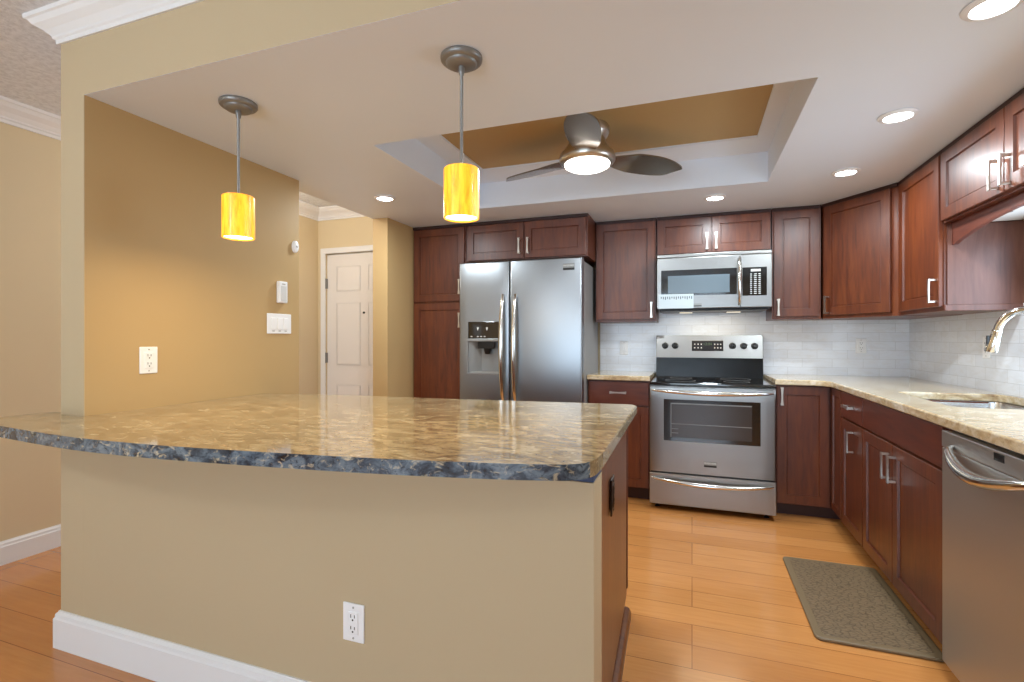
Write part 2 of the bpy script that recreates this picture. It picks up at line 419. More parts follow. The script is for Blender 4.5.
def baseboard(name, p0, p1, out, h=.142, m0=0, m1=0):
    bm = BM(); t = .018
    profile_run(bm, [(0, 0), (t, 0), (t, h - .03), (t - .004, h - .024), (t - .005, h - .012), (t - .012, h - .004), (t - .013, h), (0, h)], p0, p1, out, m0, m1)
    return struct(name, bm, 'trim_paint')
baseboard('baseboard_front', (XLo, YF), (-.262, YF), (0, -1), .146, 1, 0)
baseboard('baseboard_pillar', (XLo, 2.456), (XLo, YF), (-1, 0), .146, 0, 1)
baseboard('baseboard_far_left', (XH, YS), (XH, YD), (1, 0), .128)
bm = BM(); prof = [(0, 0), (.022, 0), (.022, .03), (.014, .044), (0, .048)]

# entry door: six panels, jamb, casing, hinges, peephole
bm = BM()
box(bm, dx0, dx1, YD + .02, YD + .06, 0, dz - .01)
dr = struct('door_1', bm, 'door_paint')
def door_panels(cols, rows, y):
    bm = BM()
    for a, b in cols:
        for c_, d_ in rows:
            fs = box(bm, a, b, y - .004, y + .003, c_, d_)
            fr = fs[2]; bmesh.ops.inset_individual(bm, faces=[fr], thickness=.022, depth=0)
            for v_ in fr.verts: v_.co.y += .003
            bmesh.ops.inset_individual(bm, faces=[fr], thickness=.02, depth=0)
            for v_ in fr.verts: v_.co.y -= .003
    return bm
obj('raised_panel', door_panels(((dx0 + .12, dx0 + .40), (dx0 + .50, dx0 + .78)), ((1.72, 1.97), (.98, 1.60), (.22, .78)), YD + .02), 'door_paint', dr)
for z in (1.80, 1.05, .25):
    bm = BM(); box(bm, dx0 - .02, dx0 + .01, YD - .001, YD + .018, z - .05, z + .05, .002); tube(bm, [(dx0 - .004, YD - .004, z - .052), (dx0 - .004, YD - .004, z + .052)], .008); obj('hinge', bm, 'dull_nickel', dr)
bm = BM(); lathe(bm, [(0, 0), (.011, 0), (.011, .01), (0, .012)], 0, 0, 16, Matrix.Translation((dx0 + .445, YD + .022, 1.50)) @ Matrix.Rotation(R(90), 4, 'X')); obj('peephole', bm, 'slot_dark', dr)
bm = BM(); lathe(bm, [(0, 0), (.03, 0), (.03, .01), (.012, .015), (.012, .05), (.03, .055), (.03, .075), (0, .082)], 0, 0, 20, Matrix.Translation((dx1 - .06, YD + .02, 1.0)) @ Matrix.Rotation(R(90), 4, 'X')); obj('door_knob', bm, 'brushed_nickel', dr, True)
bm = BM()
box(bm, dx0 - .055, dx0, YD - .016, YD, 0, dz + .055, .004); box(bm, dx1, dx1 + .055, YD - .016, YD, 0, dz + .055, .004); box(bm, dx0 - .055, dx1 + .055, YD - .018, YD, dz, dz + .055, .004)
struct('trim_5', bm, 'trim_paint')

# tiled backsplash (structure): back wall and right wall
sbox('wall_tile_back', 'subway_tile', -.776, XR, YB - .008, YB, .955, 1.50)
sbox('wall_tile_right', 'subway_tile_side', XR - .008, XR, 1.6, YB - .008, .955, 1.098)
bm = BM(); box(bm, XR - .008, XR, wy1 + .02, YB - .008, 1.098, 1.42); struct('wall_tile_corner', bm, 'subway_tile_side')

# ------------------------------------------------------------------ upper cabinets
def cabinet(name, label, x0, x1, yface, z0, z1, depth, doors=(), pulls=(), drawers=(), loc=None, rotz=0, toe=0, top_trim=False, body=None, rail=0, group=None, cat='cabinet'):
    """front faces local -y; local x from 0 to w; doors: (x0,x1,z0,z1); pulls: (door index, x, z, horizontal)"""
    w = x1 - x0
    t = thing(name, label, cat, loc if loc else (x0, yface, 0), rotz, group or ('cherry wall cabinets' if z0 > 1 else 'cherry floor cabinets'))
    bm = body if body else BM()
    if not body:
        if toe:
            box(bm, 0, w, 0, depth, toe, z1)
        else: box(bm, 0, w, 0, depth, z0, z1)
    obj('cabinet_body', bm, 'cherry', t)
    if toe:
        bm = BM(); box(bm, 0, w, .065, depth, 0, toe); obj('toe_kick', bm, 'toe_kick_wood', t)
    if top_trim:
        bm = BM(); box(bm, -.001, w + .001, -.012, .004, z1 - .024, z1, .002); obj('top_trim', bm, 'cabinet_dark', t)
    ds = []
    for d in doors: ds.append(obj('door', door_bm(*d, y=-.02), 'cherry', t))
    for d in drawers: ds.append(obj('drawer', flat_bm(*d, y=-.02), 'cherry_flat', t))
    for i, x, z, h in pulls: obj('handle', pull_bm(x, z, -.02, horiz=h), 'brushed_nickel', ds[i])
    return t
G = .004
# pantry
cabinet('pantry_cabinet', 'tall cherry pantry cabinet with two stacked doors beside the refrigerator', -2.295, -1.79, 3.85, .1, ZU, YB - 3.852,
        doors=((.012, .495, 1.562, ZU - .03), (.012, .495, .11, 1.548)), pulls=((0, .46, 1.68, False), (1, .46, 1.40, False)), toe=.1, top_trim=True)
cabinet('fridge_top_cabinet', 'short cherry cabinet with two doors above the refrigerator', -1.787, -.757, 3.85, 1.885, ZU, YB - 3.852,
        doors=((.012, .513, 1.893, ZU - .03), (.519, 1.018, 1.893, ZU - .03)), pulls=((0, .480, 1.99, False), (1, .553, 1.99, False)), top_trim=True)
cabinet('upper_cabinet', 'single door cherry wall cabinet between refrigerator and microwave', -.755, -.272, 4.18, 1.382, ZU, YB - 4.182,
        doors=((.008, .475, 1.402, ZU - .026),), pulls=((0, .450, 1.475, False),), top_trim=True)
cabinet('microwave_top_cabinet', 'short cherry wall cabinet with two doors directly above the microwave', -.266, .555, 4.18, 1.905, ZU, YB - 4.182,
        doors=((.006, .405, 1.912, ZU - .026), (.411, .813, 1.912, ZU - .026)), pulls=((0, .374, 1.995, False), (1, .440, 1.995, False)), top_trim=True)
cabinet('upper_cabinet', 'narrow single door cherry wall cabinet right of the microwave', .562, .878, 4.18, 1.388, ZU, YB - 4.182,
        doors=((.010, .304, 1.408, ZU - .026),), pulls=((0, .036, 1.475, False),), top_trim=True)
# diagonal corner wall cabinet
A_, B_ = Vector((.892, 4.172)), Vector((1.204, 3.737)); dv = (B_ - A_); dl = dv.length; ang = math.atan2(dv.y, dv.x)
Minv = (Matrix.Translation((A_.x, A_.y, 0)) @ Matrix.Rotation(ang, 4, 'Z')).inverted()
pp = [Minv @ Vector((x, y, 0)) for x, y in ((A_.x, A_.y), (B_.x, B_.y), (1.528, 3.735), (1.528, YB - .001), (.884, YB - .001))]
bm = BM(); prism(bm, [(p.x, p.y) for p in pp], 1.388, ZU)
cabinet('corner_upper_cabinet', 'cherry corner wall cabinet with one door set diagonally', 0, dl, 0, 1.388, ZU, .3,
        doors=((.024, dl - .038, 1.412, ZU - .026),), pulls=((0, .058, 1.485, False),), loc=(A_.x, A_.y, 0), rotz=ang, body=bm, top_trim=True)
# right wall: local x runs to -Y
XU = 1.212
cabinet('upper_cabinet', 'tall single door cherry wall cabinet between diagonal cabinet and sink', 0, .572, 0, 1.39, ZU, XR - XU - .001,
        doors=((.035, .565, 1.412, ZU - .026),), pulls=((0, .535, 1.495, False),), loc=(XU, 3.733, 0), rotz=-PI / 2, top_trim=True)
t = cabinet('sink_top_cabinet', 'short cherry wall cabinet with two doors above the sink', 0, 1.14, 0, 1.835, ZU, XR - XU - .001,
        doors=((.012, .562, 1.845, ZU - .026), (.568, 1.128, 1.845, ZU - .026)), pulls=((0, .525, 1.925, False), (1, .605, 1.925, False)), loc=(XU, 3.158, 0), rotz=-PI / 2, top_trim=True)
bm = BM(); box(bm, .02, 1.12, .075, .30, 1.826, 1.834); u_ = obj('underside_panel', bm, 'under_panel_white', t)
for x_ in (.16, .24):
    bm = BM(); lathe(bm, [(0, 1.824), (.012, 1.824), (.012, 1.827), (0, 1.827)], x_, .15, 12); obj('screw_cap', bm, 'dull_nickel', u_)
# arched valance
bm = BM(); pts = [(0, 1.834), (0, 1.722), (.022, 1.722)]
for k in range(1, 24):
    s = k / 24; pts.append((.022 + 1.096 * s, 1.722 + .062 * math.sin(PI * s) ** .8))
pts += [(1.118, 1.722), (1.14, 1.722), (1.14, 1.834)]
prism(bm, [(x, z) for x, z in pts], 0, .02, mtx=Matrix.Translation((0, .05, 0)) @ Matrix.Rotation(R(90), 4, 'X'))
o = obj('valance', bm, 'cherry_flat', None, loc=(XU, 3.158, 0)); o.rotation_euler = (0, 0, -PI / 2)
tag(o, 'arched cherry valance board under the cabinet above the sink', 'valance')
# plain side panel of the tall cabinet that the sink recess shows
bm = BM(); box(bm, XU + .012, XR - .002, 3.153, 3.159, 1.40, 1.823); box(bm, XU - .0, XR - .002, 3.148, 3.159, 1.388, 1.42, .003)
o = obj('side_panel', bm, 'side_panel_wood', None); tag(o, 'plain wood side panel facing the sink recess below the arched valance', 'panel')

# ------------------------------------------------------------------ base cabinets
YBF, XBF = 3.955, .905
cabinet('base_cabinet', 'cherry base cabinet with drawer between refrigerator and range', -.776, -.302, YBF, .1, .922, YB - YBF,
        doors=((.012, .466, .108, .722),), drawers=((.012, .466, .735, .912),), pulls=((1, .238, .83, True), (0, .05, .64, False)), toe=.1)
# pie-cut corner base: two hinged doors
t = thing('corner_base_cabinet', 'cherry corner base cabinet right of the range with folding door', 'cabinet', (.552, YBF, 0))
bm = BM(); prism(bm, [(0, 0), (.353, 0), (.353, -.27), (.977, -.27), (.977, .564), (0, .564)], .09, .922); obj('cabinet_body', bm, 'cherry', t)
bm = BM(); prism(bm, [(0, .065), (.418, .065), (.418, -.27), (.977, -.27), (.977, .564), (0, .564)], 0, .09); obj('toe_kick', bm, 'toe_kick_wood', t)
d = obj('door', door_bm(.008, .328, .10, .915, y=-.02), 'cherry', t); obj('handle', pull_bm(.036, .845, -.02), 'brushed_nickel', d)
bm = door_bm(.026, .265, .10, .915, y=-.02, fr=.045); bmesh.ops.transform(bm, matrix=Matrix.Translation((.353, 0, 0)) @ Matrix.Rotation(-PI / 2, 4, 'Z'), verts=bm.verts); obj('door', bm, 'cherry', t)
cabinet('drawer_base_cabinet', 'narrow cherry base cabinet with one small drawer over one door', 0, .42, 0, .09, .922, XR - XBF - .002,
        doors=((.006, .417, .095, .748),), drawers=((.006, .417, .762, .916),), pulls=((0, .255, .64, False), (1, .20, .838, True)), loc=(XBF, 3.683, 0), rotz=-PI / 2, toe=.09)
t = thing('sink_base_cabinet', 'cherry sink base cabinet with two doors below a plain false front', 'cabinet', (XBF, 3.261, 0), -PI / 2)
bm = BM()
box(bm, 0, .95, 0, .018, .09, .922); box(bm, 0, .02, .018, .62, .09, .922); box(bm, .93, .95, .018, .62, .09, .922); box(bm, .02, .93, .018, .62, .09, .11)
obj('cabinet_body', bm, 'cherry', t)
bm = BM(); box(bm, 0, .95, .065, .09, 0, .09); obj('toe_kick', bm, 'toe_kick_wood', t)
d = obj('door', door_bm(.005, .435, .095, .748, y=-.02), 'cherry', t); obj('handle', pull_bm(.398, .64, -.02), 'brushed_nickel', d)
d = obj('door', door_bm(.441, .940, .095, .748, y=-.02), 'cherry', t); obj('handle', pull_bm(.478, .64, -.02), 'brushed_nickel', d)
obj('false_front', flat_bm(.005, .940, .762, .916, y=-.02), 'cherry_flat', t)
# peninsula cabinets behind the pony wall, end panel toward the aisle
t = thing('peninsula_cabinet', 'brown end panel cabinet behind the pony wall under the big granite slab', 'cabinet', (-.24, YF + .122, 0))
bm = BM(); prism(bm, [(-2.02, .002), (-.004, .002), (-.036, .83), (-.04, .90), (-2.02, .90)], .09, .899); obj('cabinet_body', bm, 'end_panel_wood', t)
bm = BM(); prism(bm, [(-2.02, .002), (-.03, .002), (-.06, .84), (-2.02, .84)], 0, .09); obj('toe_kick', bm, 'toe_kick_wood', t)
bm = BM(); profile_run(bm, [(-.026, 0), (.02, 0), (.02, .03), (.013, .046), (.0, .052), (-.026, .052)], (-.006, .002), (-.036, .86), (1, .04)); obj('base_moulding', bm, 'end_panel_wood', t)
for k in range(4):
    a = -.56 - k * .485
    bm = door_bm(-a - .475, -a, .11, .88, y=-.022); bmesh.ops.transform(bm, matrix=Matrix.Translation((0, .902, 0)) @ Matrix.Rotation(PI, 4, 'Z'), verts=bm.verts); obj('door', bm, 'cherry', t)
bm = BM(); box(bm, -.55, -.036, .902, .922, .11, .88, .002); obj('drawer', bm, 'cherry_flat', t)

# ------------------------------------------------------------------ countertops
def smooth_poly(pts, n=6):
    out = []; k = len(pts)
    for i in range(k):
        p0, p1, p2, p3 = (Vector(pts[(i + j) % k]) for j in (-1, 0, 1, 2))
        for q in range(n):
            u = q / n
            out.append(tuple(.5 * (2 * p1 + (p2 - p0) * u + (2 * p0 - 5 * p1 + 4 * p2 - p3) * u * u + (3 * p1 - p0 - 3 * p2 + p3) * u ** 3)))
    return out
def catmull(pts, n=6):
    out = []
    P = [Vector(p) for p in pts]; P = [2 * P[0] - P[1]] + P + [2 * P[-1] - P[-2]]
    for i in range(1, len(P) - 2):
        p0, p1, p2, p3 = P[i - 1:i + 3]
        for q in range(n):
            u = q / n; out.append(tuple(.5 * (2 * p1 + (p2 - p0) * u + (2 * p0 - 5 * p1 + 4 * p2 - p3) * u * u + (3 * p1 - p0 - 3 * p2 + p3) * u ** 3)))
    out.append(tuple(P[-2])); return out
front = catmull([(-2.515, 1.34), (-2.545, 1.20), (-2.50, 1.105), (-2.36, 1.066), (-1.883, 1.017), (-1.569, 1.015), (-1.287, 1.036), (-.842, 1.088), (-.535, 1.140), (-.36, 1.180), (-.275, 1.212), (-.236, 1.262), (-.226, 1.36)], 6)
slab = front + [(-.238, 2.36), (-.255, 2.392), (-.29, 2.40), (-1.13, 2.305), (-1.63, 2.275), (XL + .002, 2.185), (XL + .002, YF - .002), (XLo - .002, YF - .002), (XLo - .002, 1.352)]
bm = BM(); prism(bm, slab, .90, .94, .008, 3)
o = obj('island_countertop', bm, ['granite', 'granite_cool_shaded_edge'], None)
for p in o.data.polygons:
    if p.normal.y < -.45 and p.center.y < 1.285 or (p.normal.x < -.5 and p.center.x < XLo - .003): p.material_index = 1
    p.use_smooth = False
tag(o, 'large bow-fronted granite breakfast bar slab on the tan pony wall', 'countertop')
bm = BM(); prism(bm, [(XL + .01, YF + .004), (-.242, YF + .004), (-.242, YF + .118), (XL + .01, YF + .118)], .873, .899)
o = obj('support_strip', bm, 'blue_plywood', None); tag(o, 'thin blue strip between pony wall top and granite bar slab', 'strip')
# kitchen counters
ZC0, ZC1 = .924, .962
bm = BM(); prism(bm, [(-.776, 3.905), (-.299, 3.905), (-.299, YB - .009), (-.776, YB - .009)], ZC0, ZC1, .008, 3)
o = obj('kitchen_countertop', bm, 'granite_gold', None); tag(o, 'short golden granite counter piece between refrigerator and range', 'countertop')
bm = BM()
cor = [(.865 - .11 * (1 - math.cos(a)) , 3.905 - .11 * (1 - math.sin(a))) for a in ()]
outer = [(.546, YB - .009), (.546, 3.905)]
for k in range(7):
    a = PI / 2 - k * PI / 12; outer.append((.765 + .1 * math.cos(a), 3.805 + .1 * math.sin(a)))
outer += [(.865, 1.55), (XR - .009, 1.55), (XR - .009, YB - .009)]
sx0, sx1, sy0, sy1 = 1.035, 1.48, 2.60, 3.245
hole = []
for cx, cy, a0 in ((sx1 - .05, sy1 - .05, 0), (sx0 + .05, sy1 - .05, 90), (sx0 + .05, sy0 + .05, 180), (sx1 - .05, sy0 + .05, 270)):
    for k in range(5): a = R(a0 + k * 22.5); hole.append((cx + .05 * math.cos(a), cy + .05 * math.sin(a)))
def slab_with_hole(bm, outer, hole, z0, z1):
    import mathutils
    for z, up in ((z0, -1), (z1, 1)):
        vo = [bm.verts.new((*p, z)) for p in outer]; vh = [bm.verts.new((*p, z)) for p in hole]
        eo = [bm.edges.new((vo[i], vo[(i + 1) % len(vo)])) for i in range(len(vo))]
        eh = [bm.edges.new((vh[i], vh[(i + 1) % len(vh)])) for i in range(len(vh))]
        bmesh.ops.triangle_fill(bm, use_beauty=True, use_dissolve=False, edges=eo + eh)
        if up < 0: a, c = vo, vh
        else: b, d = vo, vh
    for A, B in ((a, b), (c, d)):
        k = len(A)
        for i in range(k): bm.faces.new((A[i], A[(i + 1) % k], B[(i + 1) % k], B[i]))
slab_with_hole(bm, outer, hole, ZC0, ZC1)
bmesh.ops.recalc_face_normals(bm, faces=bm.faces)
es = [e for e in bm.edges if len(e.link_faces) == 2 and abs(e.link_faces[0].normal.dot(e.link_faces[1].normal)) < .3 and abs(e.verts[0].co.z - e.verts[1].co.z) < 1e-6]
bmesh.ops.bevel(bm, geom=es, offset=.007, segments=3, profile=.5, affect='EDGES')
o = obj('kitchen_countertop', bm, 'granite_gold', None); tag(o, 'L-shaped golden granite counter with the sink cut into it', 'countertop')
# sink
t = thing('sink', 'undermount stainless steel sink bowl in the right hand counter', 'sink', (1.2575, 2.9225, .70))
bm = BM()
def rr(x0, x1, y0, y1, r, z, k=5):
    out = []
    for cx, cy, a0 in ((x1 - r, y1 - r, 0), (x0 + r, y1 - r, 90), (x0 + r, y0 + r, 180), (x1 - r, y0 + r, 270)):
        for q in range(k): a = R(a0 + q * 90 / (k - 1)); out.append(bm.verts.new((cx + r * math.cos(a), cy + r * math.sin(a), z)))
    return out
hx, hy = (sx1 - sx0) / 2, (sy1 - sy0) / 2
rings = [rr(-hx - .015, hx + .015, -hy - .015, hy + .015, .06, .2225), rr(-hx + .003, hx - .003, -hy + .003, hy - .003, .05, .2225), rr(-hx + .004, hx - .004, -hy + .004, hy - .004, .05, .215), rr(-hx + .012, hx - .012, -hy + .012, hy - .012, .055, .03), rr(-hx + .04, hx - .04, -hy + .04, hy - .04, .06, 0)]
for A, B in zip(rings, rings[1:]):
    for i in range(len(A)): bm.faces.new((A[i], A[(i + 1) % len(A)], B[(i + 1) % len(A)], B[i]))
bm.faces.new(rings[-1])
b_ = obj('bowl', bm, 'sink_steel', t, True)
bm = BM(); lathe(bm, [(0, .004), (.03, .004), (.045, .002), (.045, .006), (.034, .009), (0, .007)], 0, 0, 24); obj('drain', bm, 'polished_steel', t, True)
# faucet (pull-down arc)
t = thing('faucet', 'chrome pull-down arc faucet at the sink', 'faucet', (1.488, 2.80, .9625))
bm = BM(); lathe(bm, [(0, 0), (.026, 0), (.026, .006), (.022, .012), (.02, .10), (.018, .16), (0, .16)], 0, 0, 24); obj('faucet_base', bm, 'chrome', t, True)
dirx, diry, rad_ = -.66, .75, .112
pts = [(0, 0, .15), (0, 0, .20)]
for k in range(21):
    a = R(k * 8.5); q_ = rad_ * (1 - math.cos(a)); pts.append((dirx * q_, diry * q_, .3055 + rad_ * math.sin(a)))
bm = BM(); tube(bm, pts, .0168, 16); obj('spout', bm, 'chrome', t, True)
e0 = Vector(pts[-1]); e1 = Vector(pts[-1]) + (Vector(pts[-1]) - Vector(pts[-2])).normalized() * .105
hd = [e0.lerp(e1, s) for s in (0, .06, .12, .5, .9, 1)]
bm = BM(); tube(bm, hd, [.0185, .020, .0185, .0225, .0265, .025], 18); h_ = obj('spray_head', bm, 'chrome', t, True)
bm = BM(); q = e0.lerp(e1, .45); box(bm, q.x - .030, q.x - .020, q.y - .006, q.y + .006, q.z - .02, q.z + .02, .002); obj('spray_button', bm, 'black_plastic', h_)
bm = BM(); tube(bm, [(0, -.02, .09), (0, -.05, .10), (-.01, -.11, .14)], [.012, .009, .007], 12); obj('lever', bm, 'chrome', t, True)

# ------------------------------------------------------------------ refrigerator
FX0, FX1, FY, FZ = -1.797, -.779, 3.73, 1.862
t = thing('refrigerator', 'stainless steel side by side refrigerator with ice dispenser', 'refrigerator', (FX0, FY, 0))
w = FX1 - FX0; sp = -1.358 - FX0
bm = BM(); box(bm, .014, w - .002, .085, .70, .02, FZ - .02, .004); obj('cabinet_shell', bm, 'appliance_gray', t)
bm = BM(); box(bm, .01, w - .01, .06, .09, .012, .09); obj('toe_grille', bm, 'black_plastic', t)
for a in (.05, w - .13):
    bm = BM(); box(bm, a, a + .08, .03, .12, FZ - .02, FZ - .002, .004); obj('hinge_cover', bm, 'appliance_gray', t)
# left door with a dispenser recess: frame pieces round the hole
dxa, dxb, dza, dzb = .079, .347, .968, 1.382
bm = BM()
x1 = sp - .004
def door_hole(bm, X0, X1, Z0, Z1, hx0, hx1, hz0, hz1, yf, yb):
    xs = [X0, hx0, hx1, X1]; zs = [Z0, hz0, hz1, Z1]
    V = {}
    for i, x in enumerate(xs):
        for j, z in enumerate(zs):
            for k, y in enumerate((yf, yb)): V[i, j, k] = bm.verts.new((x, y, z))
    for i in range(3):
        for j in range(3):
            if (i, j) == (1, 1): continue
            for k in (0, 1): bm.faces.new((V[i, j, k], V[i + 1, j, k], V[i + 1, j + 1, k], V[i, j + 1, k]))
    for i in range(3):
        for j in (0, 3): bm.faces.new((V[i, j, 0], V[i + 1, j, 0], V[i + 1, j, 1], V[i, j, 1])); bm.faces.new((V[j, i, 0], V[j, i + 1, 0], V[j, i + 1, 1], V[j, i, 1]))
    for p, q in (((1, 1), (2, 1)), ((2, 1), (2, 2)), ((2, 2), (1, 2)), ((1, 2), (1, 1))): bm.faces.new((V[(*p, 0)], V[(*q, 0)], V[(*q, 1)], V[(*p, 1)]))
    es = []
    bmesh.ops.recalc_face_normals(bm, faces=bm.faces)
    for e in bm.edges:
        m_ = (e.verts[0].co + e.verts[1].co) / 2
        if len(e.link_faces) == 2 and abs(e.link_faces[0].normal.dot(e.link_faces[1].normal)) < .2 and abs(m_.y - yf) < 1e-5 and (abs(m_.x - X0) < 1e-5 or abs(m_.x - X1) < 1e-5 or abs(m_.z - Z1) < 1e-5): es.append(e)
    bmesh.ops.bevel(bm, geom=es, offset=.012, segments=4, profile=.5, affect='EDGES')
door_hole(bm, 0, x1, .10, FZ, dxa, dxb, dza, dzb, 0, .075)
ld = obj('freezer_door', bm, 'stainless_fridge', t, True)
bm = BM()
bx = box(bm, sp + .004, w, 0, .075, .10, FZ)
es = [e for e in bm.edges if abs((e.verts[0].co.y + e.verts[1].co.y) / 2) < 1e-5]
bmesh.ops.bevel(bm, geom=es, offset=.012, segments=4, profile=.5, affect='EDGES')
rd = obj('fridge_door', bm, 'stainless_fridge', t, True)
for nm, dd, hx_ in (('handle', ld, sp - .052), ('handle', rd, sp + .052)):
    bm = BM(); pts = []; rads = []
    for k in range(21):
        s = k / 20; z = .742 + (1.592 - .742) * s
        yy = -.058 * math.sin(PI * s) ** .55 - .004
        pts.append((hx_, yy, z)); rads.append(.013 + .007 * math.sin(PI * s))
    tube(bm, pts, rads, 14); obj(nm, bm, 'polished_steel', dd, True)
# dispenser
bm = BM(); box(bm, dxa, dxb, .002, .012, 1.245, dzb, .003); pnb = bm
bm = BM()
for x_ in (.165, .245): box(bm, x_ - .008, x_ + .008, -.0005, .003, 1.325, 1.337); box(bm, x_ - .004, x_ + .004, -.0005, .003, 1.312, 1.325)
for x_ in (.11, .165, .195, .225): box(bm, x_ - .007, x_ + .007, -.0005, .003, 1.258, 1.266)
multi('control_panel', [(pnb, 'black_glass'), (bm, 'key_white')], t)
bm = BM(); box(bm, dxa - .008, dxb + .008, -.005, .03, 1.222, 1.245, .003)
box(bm, dxa - .008, dxa, -.005, .03, dza, 1.222); box(bm, dxb, dxb + .008, -.005, .03, dza, 1.222); box(bm, dxa - .008, dxb + .008, -.006, .03, dza - .012, dza, .003)
obj('dispenser_frame', bm, 'dispenser_gray', ld)
bm = BM()
q = [(dxa, .006), (dxb, .006), (dxb - .02, .072), (dxa + .09, .072)]
vs0 = [bm.verts.new((x, y, dza)) for x, y in q]; vs1 = [bm.verts.new((x, y, 1.222)) for x, y in q]
bm.faces.new(vs0); bm.faces.new(vs1)
for i in (1, 2, 3): bm.faces.new((vs0[i], vs0[(i + 1) % 4], vs1[(i + 1) % 4], vs1[i]))
obj('dispenser_well', bm, 'dispenser_gray', ld)
bm = BM(); prism(bm, [(.16, .012), (.30, .012), (.285, .06), (.175, .06)], 1.165, 1.221); lathe(bm, [(0, 1.12), (.02, 1.12), (.032, 1.166), (0, 1.166)], .235, .035, 16); obj('dispenser_spout', bm, 'black_plastic', ld)
bm = BM(); box(bm, dxa + .02, dxb - .012, .008, .06, dza + .002, dza + .008); obj('drip_tray', bm, 'grey_plastic', ld)
# badge
def badge(x0, x1, z0, z1, parent, txt=None):
    h = z1 - z0; p = [];  bm = BM(); box(bm, x0, x1, -.003, .001, z0, z1, .001); p.append((bm, 'dull_nickel'))
    if txt: p.append((text_bm(txt, (x1 - x0) * .185, Matrix.Translation(((x0 + x1) / 2, -.0035, z0 + h * .68)) @ FRONT), 'key_white'))
    bm = BM(); box(bm, x0 + .001, x1 - .001, -.0036, -.002, z0 + .001, z0 + h * .34); p.append((bm, 'slot_dark'))
    return multi('badge', p, parent)
badge(.872, .962, 1.766, 1.816, t, 'FRIGIDAIRE')

# ------------------------------------------------------------------ range
RX0, RX1, RY = -.293, .538, 3.80
w = RX1 - RX0
t = thing('range', 'stainless steel electric range with black glass cooktop', 'range', (RX0, RY, 0))
bm = BM(); box(bm, .004, w - .004, .05, .70, .03, .905); obj('range_body', bm, 'stainless_dark', t)
for x_ in (.05, w - .05):
    for y_ in (.09, .62):
        bm = BM(); lathe(bm, [(0, 0), (.018, 0), (.018, .006), (.01, .01), (.01, .034), (0, .034)], x_, y_, 12); obj('foot', bm, 'black_plastic', t)
bm = BM(); box(bm, .0, w, .012, .66, .906, .930, .008, 3); ctb = bm
bm = BM()
for x_, y_, r_ in ((.21, .20, .105), (.60, .20, .085), (.21, .45, .08), (.61, .45, .105)): 
    lathe(bm, [(r_, .9303), (r_, .9308), (r_ + .004, .9308), (r_ + .004, .9303)], x_, y_, 40)
multi('cooktop', [(ctb, 'black_glass'), (bm, 'appliance_gray')], t)
# backguard: black lower splash and tilted steel panel
bm = BM(); prism(bm, [(.60, .930), (.70, .930), (.70, 1.10), (.615, 1.10)], 0, .815, mtx=Matrix.Translation((.008, 0, 0)) @ Matrix(((0, 0, 1, 0), (1, 0, 0, 0), (0, 1, 0, 0), (0, 0, 0, 1))))
obj('rear_splash', bm, 'black_enamel', t)
bm = BM(); prism(bm, [(.590, 1.088), (.70, 1.088), (.70, 1.272), (.625, 1.272)], 0, .815, .003, 2, mtx=Matrix.Translation((.008, 0, 0)) @ Matrix(((0, 0, 1, 0), (1, 0, 0, 0), (0, 1, 0, 0), (0, 0, 0, 1))))
bg = obj('backguard', bm, 'stainless', t)
slope = math.atan2(.035, .184)
def guard(x, z): return Matrix.Translation((x, .590 + (z - 1.088) * .19, z)) @ Matrix.Rotation(-slope, 4, 'X')
bm = BM(); box(bm, -.12, .12, -.006, .004, -.043, .043, .004); bmesh.ops.transform(bm, matrix=guard(.412, 1.186), verts=bm.verts); dpb = bm
bm = BM()
for x_ in (-.098, -.072, -.047, .055, .078, .10):
    for z_ in (.012, -.018): box(bm, x_ - .0045, x_ + .0045, -.008, -.004, z_ - .0045, z_ + .0045)
bmesh.ops.transform(bm, matrix=guard(.412, 1.186), verts=bm.verts); kyb = bm
bm = text_bm('12:04', .030, Matrix.Translation((0, -.0075, .013)) @ FRONT); bmesh.ops.transform(bm, matrix=guard(.412, 1.186), verts=bm.verts); multi('control_display', [(dpb, 'black_glass'), (kyb, 'key_white'), (bm, 'display_teal')], t)
for x_ in (.080, .160, .600, .682, .762):
    bm = BM(); lathe(bm, [(0, .034), (.017, .034), (.020, .028), (.021, .006), (.026, .004), (.026, -.002), (0, -.002)], 0, 0, 24)
    box(bm, -.004, .004, -.019, .019, .03, .042, .002, 1)
    bmesh.ops.transform(bm, matrix=guard(x_, 1.186) @ Matrix.Rotation(R(90), 4, 'X'), verts=bm.verts); obj('knob', bm, 'black_plastic', bg, True)
# door
bm = BM(); door_hole(bm, 0, w, .282, .902, .10, .735, .508, .808, 0, .05)
od = obj('oven_door', bm, 'stainless', t, True)
bm = BM(); box(bm, .098, .737, .004, .012, .506, .810); gl = obj('window_surround', bm, 'black_glass', t)
bm = BM(); box(bm, .148, .682, .0015, .0042, .535, .782, .001, 1); wnb = bm
bm = BM(); box(bm, .15, .68, .0005, .002, .775, .782); box(bm, .148, .152, .0005, .002, .535, .782)
for z_ in (.632, .636): pass
box(bm, .15, .68, .0005, .002, .630, .634); box(bm, .155, .20, .0005, .002, .595, .598); box(bm, .155, .20, .0005, .002, .565, .568)
multi('oven_window', [(wnb, 'oven_interior'), (bm, 'dull_nickel')], gl)
def bow_handle(x0, x1, z, out, sag, r, m='polished_steel'):
    bm = BM(); pts = []; rads = []
    for k in range(25):
        s = k / 24; e = math.sin(PI * s)
        pts.append((x0 + (x1 - x0) * s, -out * e ** .5 - .002, z - sag * e)); rads.append(.006 + r * e ** .6)
    tube(bm, pts, rads, 12); return bm
obj('handle', bow_handle(.018, w - .018, .872, .05, .012, .010), 'polished_steel', od, True)
